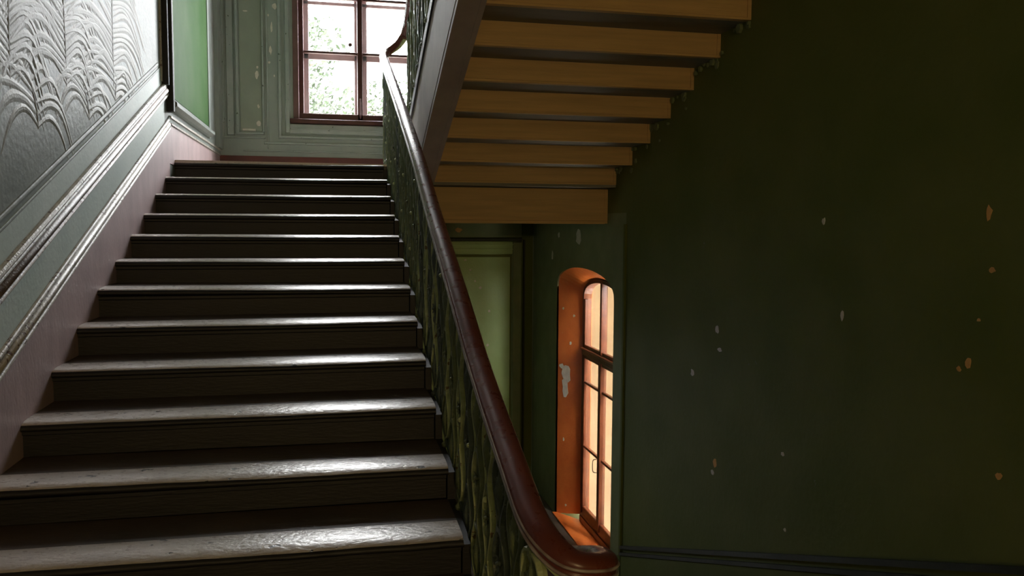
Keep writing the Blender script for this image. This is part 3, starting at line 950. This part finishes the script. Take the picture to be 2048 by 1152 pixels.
def side_path(off, dz):
    out = []
    for i, p in enumerate(rp):
        t = (rp[min(i + 1, len(rp) - 1)] - rp[max(i - 1, 0)]).normalized()
        sd = t.cross(Vector((0, 0, 1))).normalized()
        out.append(p + sd * off + sd.cross(t) * dz)
    return out


for nm, off, dz in (('upper_bead', -0.041, 0.004), ('lower_bead', -0.038, -0.021)):
    bm = bmesh.new()
    sweep(bm, side_path(off, dz), [(0.0055 * math.cos(a * 1.047), 0.0055 * math.sin(a * 1.047)) for a in range(6)])
    obj(nm, bm, M_bead, hr, True)
bm = bmesh.new()
sub = [(x, y, z - 0.040) for x, y, z in low_rail]
sweep(bm, smooth_path(sub, 4), [(-0.020, -0.010), (0.020, -0.010), (0.020, 0.008), (-0.020, 0.008)])
obj('iron_strip', bm, M_ironpale, lower)

NC = 6
RODP = [(math.cos(2 * math.pi * k / NC), math.sin(2 * math.pi * k / NC)) for k in range(NC)]


def tube(bm, path, r, flat=1.0, up=Vector((1, 0, 0))):
    sweep(bm, path, [(a * r, b * r * flat) for a, b in RODP], up)


def baluster_mesh():
    """cast-iron baluster one metre high at scale 1; every piece its own mesh data"""
    me = {}
    bm = bmesh.new()
    lathe(bm, [(0.030, 0.0), (0.030, 0.018), (0.016, 0.032), (0.014, 0.08), (0.020, 0.12), (0.026, 0.16), (0.016, 0.21), (0.011, 0.26), (0.011, 0.44), (0.018, 0.455),
               (0.018, 0.475), (0.011, 0.49), (0.011, 0.70), (0.014, 0.74), (0.023, 0.79), (0.028, 0.84), (0.019, 0.88), (0.013, 0.92), (0.022, 0.95), (0.022, 0.97), (0.012, 0.985), (0.012, 1.0)], 8)
    me['post'] = bm
    for nm, s in (('scroll_a', 1), ('scroll_b', -1)):
        bm = bmesh.new()
        p = smooth_path([(0, s * 0.008, 0.05), (0, s * 0.055, 0.07), (0, s * 0.095, 0.13), (0, s * 0.090, 0.21), (0, s * 0.045, 0.28), (0, s * 0.022, 0.35), (0, s * 0.050, 0.42),
                         (0, s * 0.082, 0.49), (0, s * 0.078, 0.57), (0, s * 0.038, 0.64), (0, s * 0.022, 0.70), (0, s * 0.055, 0.77), (0, s * 0.092, 0.83), (0, s * 0.088, 0.90), (0, s * 0.055, 0.945), (0, s * 0.010, 0.955)], 2)
        tube(bm, p, 0.011, 1.5)
        me[nm] = bm
    for nm, s, zc, w in (('volute_a', -1, 0.155, 1), ('volute_b', 1, 0.155, 1), ('volute_c', -1, 0.855, -1), ('volute_d', 1, 0.855, -1)):
        bm = bmesh.new()
        p = [(0, s * (0.045 + 0.024 * (1 - q / 12) * math.cos(q * 0.62)), zc + w * 0.028 * (1 - q / 13) * math.sin(q * 0.62)) for q in range(12)]
        tube(bm, p, 0.0075, 1.6)
        me[nm] = bm
    bm = bmesh.new()
    for k in range(8):
        a = 2 * math.pi * k / 8
        cy, cz = 0.020 * math.cos(a), 0.53 + 0.026 * math.sin(a)
        for sx in (-1, 1):
            v = [bm.verts.new(p) for p in ((sx * 0.010, 0.0, 0.53), (sx * 0.014, cy - 0.010 * math.sin(a), cz + 0.012 * math.cos(a)), (sx * 0.019, cy * 1.55, 0.53 + (cz - 0.53) * 1.55), (sx * 0.014, cy + 0.010 * math.sin(a), cz - 0.012 * math.cos(a)))]
            bm.faces.new(v)
    sph = [(0.004, -0.013), (0.012, -0.006), (0.013, 0.0), (0.012, 0.006), (0.004, 0.013)]
    b2 = len(bm.verts)
    lathe(bm, [(r, z) for r, z in sph], 8)
    bm.verts.ensure_lookup_table()
    for v in bm.verts[b2:]:
        v.co = Vector((v.co.z * 1.9, v.co.y, v.co.x + 0.53))
    me['rosette'] = bm
    for nm, zc, w in (('collar_a', 0.30, 0.030), ('collar_b', 0.665, 0.030)):
        bm = bmesh.new()
        box(bm, -0.014, 0.014, -w, w, zc - 0.012, zc + 0.012)
        me[nm] = bm
    return me


MESH = {}
for nm, bm in baluster_mesh().items():
    bmesh.ops.recalc_face_normals(bm, faces=bm.faces)
    m_ = bpy.data.meshes.new(nm)
    bm.to_mesh(m_)
    bm.free()
    if nm in ('post', 'rosette'):
        for p in m_.polygons: p.use_smooth = True
    MESH[nm] = {}
    for key, mm in (('iron', M_iron), ('dark', M_irondark), ('pale', M_ironpale)):
        c = m_.copy()
        c.materials.append(mm)
        MESH[nm][key] = c


def put_baluster(parent, x, y, z0, z1, rng, rot=0.0):
    k = 'iron' if rng.random() < 0.75 else 'dark'
    p = bpy.data.objects.new('baluster', MESH['post'][k])
    COL.objects.link(p)
    p.parent = parent
    p.matrix_parent_inverse = parent.matrix_world.inverted()
    p.location = (x, y, z0)
    p.scale = (1, 1, z1 - z0)
    p.rotation_euler = (0, 0, rot + rng.uniform(-0.05, 0.05))
    for nm, label in (('scroll_a', 'scroll'), ('scroll_b', 'scroll'), ('volute_a', 'volute'), ('volute_b', 'volute'), ('volute_c', 'volute'), ('volute_d', 'volute'),
                      ('rosette', 'rosette'), ('collar_a', 'collar'), ('collar_b', 'collar')):
        kk = k
        if nm in ('scroll_a', 'scroll_b') and y < -2.5 and rng.random() < 0.30:
            kk = 'pale'
        c = bpy.data.objects.new(label, MESH[nm][kk])
        COL.objects.link(c)
        c.parent = p


rng = random.Random(11)
y = 0.60
while y > -5.95:
    zr = y * SL + rail_h(y) - 0.046
    n = max(0, math.ceil(-y / D - 0.02))
    zb = max(-n * H, y * SL) - 0.16 if y < 0 else 0.0
    zb = min(zb, y * SL - 0.12) if y < 0 else 0.0
    put_baluster(lower, XH, y, zb, zr, rng)
    y -= D / 2
bm = bmesh.new()
lathe(bm, [(0.05, ZFL), (0.05, ZFL + 0.10), (0.03, ZFL + 0.14), (0.026, ZFL + 0.40), (0.034, ZFL + 0.50), (0.024, ZFL + 0.56), (0.024, -1.55)], 12, 2.05, -6.015)
obj('newel', bm, M_irondark, lower, True)
# foot string strip the balusters are fixed to
bm = bmesh.new()
prism(bm, [(-13.2 * D, -13.2 * H - 0.13), (0.05, -0.13), (0.05, -0.09), (-13.2 * D, -13.2 * H - 0.09)], 0, XH - 0.012, XH + 0.03)
obj('foot_strip', bm, M_irondark, lower)
# knobs on the face of the balustrade (cast studs)
bm = bmesh.new()
lathe(bm, [(0.011, 0.0), (0.012, 0.004), (0.008, 0.011), (0.003, 0.014)], 8)
bmesh.ops.transform(bm, matrix=Matrix.Rotation(math.radians(-90), 4, 'Y'), verts=bm.verts)
stud = bpy.data.meshes.new('stud')
bm.to_mesh(stud); bm.free()
stud.materials.append(M_ironpale)
y = 0.60 - D / 4
while y > -5.9:
    for q in (0.22, 0.52, 0.80):
        if rng.random() < 0.28:
            o = bpy.data.objects.new('stud', stud)
            COL.objects.link(o)
            o.parent = lower
            o.matrix_parent_inverse = lower.matrix_world.inverted()
            h0, h1 = y * SL - 0.1, y * SL + rail_h(y)
            o.location = (XH - 0.012, y + rng.uniform(-0.11, 0.11), h0 + (h1 - h0) * (q + rng.uniform(-0.05, 0.05)))
    y -= D / 2

upper = tag(empty('balustrade', (XH2, 0.6, 1.0)), 'scrolled iron balustrade on the string of the overhead flight, dark against the window', 'balustrade')
up_rail = [(2.176, 0.818, 1.407), (2.195, 0.70, 1.49), (XH2, 0.55, 1.565)]
for i in range(1, 15):
    y = 0.55 - i * 0.45
    up_rail.append((XH2, y, 1.565 + i * 0.45 * SL))
bm = bmesh.new()
sweep(bm, smooth_path(up_rail, 4), RAILP)
obj('handrail', bm, M_hand, upper, True)
y = 0.56
while y > -5.4:
    zr = 1.565 + (0.55 - y) * SL - 0.04
    zb = -y * SL + OFF + 0.90
    put_baluster(upper, XH2, y, zb, zr, rng)
    y -= D * 0.75

# ------------------------------------------------------------------ unseen lamp added behind the viewer for warm fill on the boards
LAMP = 74.0
m = bpy.data.materials.new('added_fill_globe')
m.use_nodes = True
p_ = m.node_tree.nodes['Principled BSDF']
p_.inputs['Base Color'].default_value = (0.9, 0.8, 0.6, 1)
p_.inputs['Emission Color'].default_value = (1.0, 0.68, 0.34, 1)
p_.inputs['Emission Strength'].default_value = LAMP
lamp = tag(empty('added_fill_lamp', (1.6, -13.4, ZUP - 0.25)), 'added globe lamp for warm fill, hanging behind the viewer', 'lamp')
bm = bmesh.new()
lathe(bm, [(0.07, ZUP - 0.25), (0.07, ZUP - 0.28), (0.012, ZUP - 0.30), (0.012, 0.32), (0.05, 0.30), (0.05, 0.27)], 12, 1.6, -13.4)
obj('added_lamp_rose', bm, M_metal, lamp, True)
bm = bmesh.new()
lathe(bm, [(0.045, 0.27), (0.085, 0.24), (0.105, 0.17), (0.085, 0.10), (0.04, 0.07)], 14, 1.6, -13.4)
obj('added_lamp_globe', bm, m, lamp, True)

# ------------------------------------------------------------------ outdoors
bm = bmesh.new()
box(bm, -30, 40, 4.2, 60, -8.2, -8.0)
tag(obj('ground', bm, M_ground), 'pale yard far below the windows', None, None, 'structure')
SHAFT = 9.3  # height of the added light well, dims the arched window
bm = bmesh.new()
box(bm, 6.1, 6.4, -2.6, 4.4, -8.0, SHAFT)
added_shaft = tag(obj('added_shaft_wall', bm, M_added_shaft), 'ochre wall of the light well added behind the arched window', None, None, 'structure')
bm = bmesh.new(); box(bm, XR + WT + 0.01, 6.1, -2.9, -2.6, -8.0, -1.5); obj('added_shaft_end', bm, M_added_shaft, added_shaft)  # low end, added to let sky light in sideways
bm = bmesh.new(); box(bm, XR + WT + 0.01, 6.1, 4.1, 4.4, -8.0, SHAFT); obj('added_shaft_end', bm, M_added_shaft, added_shaft)
bm = bmesh.new(); box(bm, XR, XR + WT, -2.9, 4.4, HC + 0.21, HC + 0.3); obj('added_house_wall', bm, M_added_shaft, added_shaft)
bm = bmesh.new(); box(bm, XR + WT, XR + WT + 0.01, -2.6, 4.1, ZLO - 3, AZ0 - 0.4); obj('added_house_wall', bm, M_added_shaft, added_shaft)



def tree(name, x, y, zc, rad, n, seed, label):
    rng = random.Random(seed)
    t = tag(empty(name, (x, y, -8.0)), label, 'tree')
    bm = bmesh.new()
    sweep(bm, smooth_path([(x, y, -8.0), (x + 0.1, y, -4), (x - 0.1, y + 0.1, zc - rad[2] * 0.6), (x, y, zc + rad[2] * 0.5)], 4),
          [(math.cos(q * 0.785), math.sin(q * 0.785)) for q in range(8)], Vector((0, 1, 0)), True, [0.24 - 0.016 * i for i in range(13)])
    for k in range(9):
        a = k * 2.4
        z = zc - rad[2] * 0.5 + k * 0.11 * rad[2]
        sweep(bm, smooth_path([(x, y, z), (x + 0.45 * rad[0] * math.cos(a), y + 0.45 * rad[1] * math.sin(a), z + 0.35), (x + 0.85 * rad[0] * math.cos(a), y + 0.85 * rad[1] * math.sin(a), z + 0.55)], 3),
              [(0.04 * math.cos(q * 1.047), 0.04 * math.sin(q * 1.047)) for q in range(6)])
    obj('trunk', bm, M_bark, t, True)
    vs, fs = [], []
    for i in range(n):
        while True:
            p = Vector((rng.uniform(-1, 1), rng.uniform(-1, 1), rng.uniform(-1, 1)))
            if 0.25 < p.length < 1: break
        if noise.noise(p * 2.6 + Vector((seed, 0, 0))) < -0.05:
            continue
        c = Vector((x + p.x * rad[0], y + p.y * rad[1], zc + p.z * rad[2]))
        u = Vector((rng.gauss(0, 1), rng.gauss(0, 1), rng.gauss(0, 1))).normalized()
        v = u.orthogonal().normalized()
        w = u.cross(v)
        L = rng.uniform(0.06, 0.11)
        k = len(vs)
        vs += [c - v * L, c + w * L * 0.5 + u * 0.008, c + v * L, c - w * L * 0.5 + u * 0.008]
        fs.append((k, k + 1, k + 2, k + 3))
    me = bpy.data.meshes.new('foliage')
    me.from_pydata(vs, [], fs)
    me.materials.append(M_leaf)
    o = bpy.data.objects.new('foliage', me)
    COL.objects.link(o)
    o.parent = t
    o.matrix_parent_inverse = t.matrix_world.inverted()
    o['kind'] = 'stuff'


tree('tree', -0.2, 13.0, 2.6, (2.3, 1.8, 2.7), 14000, 5, 'leafy green tree washed out by light behind the left sash')
tree('tree', 3.6, 19.0, 1.8, (3.2, 2.0, 2.2), 14000, 9, 'lower washed-out green tree behind the right sash')
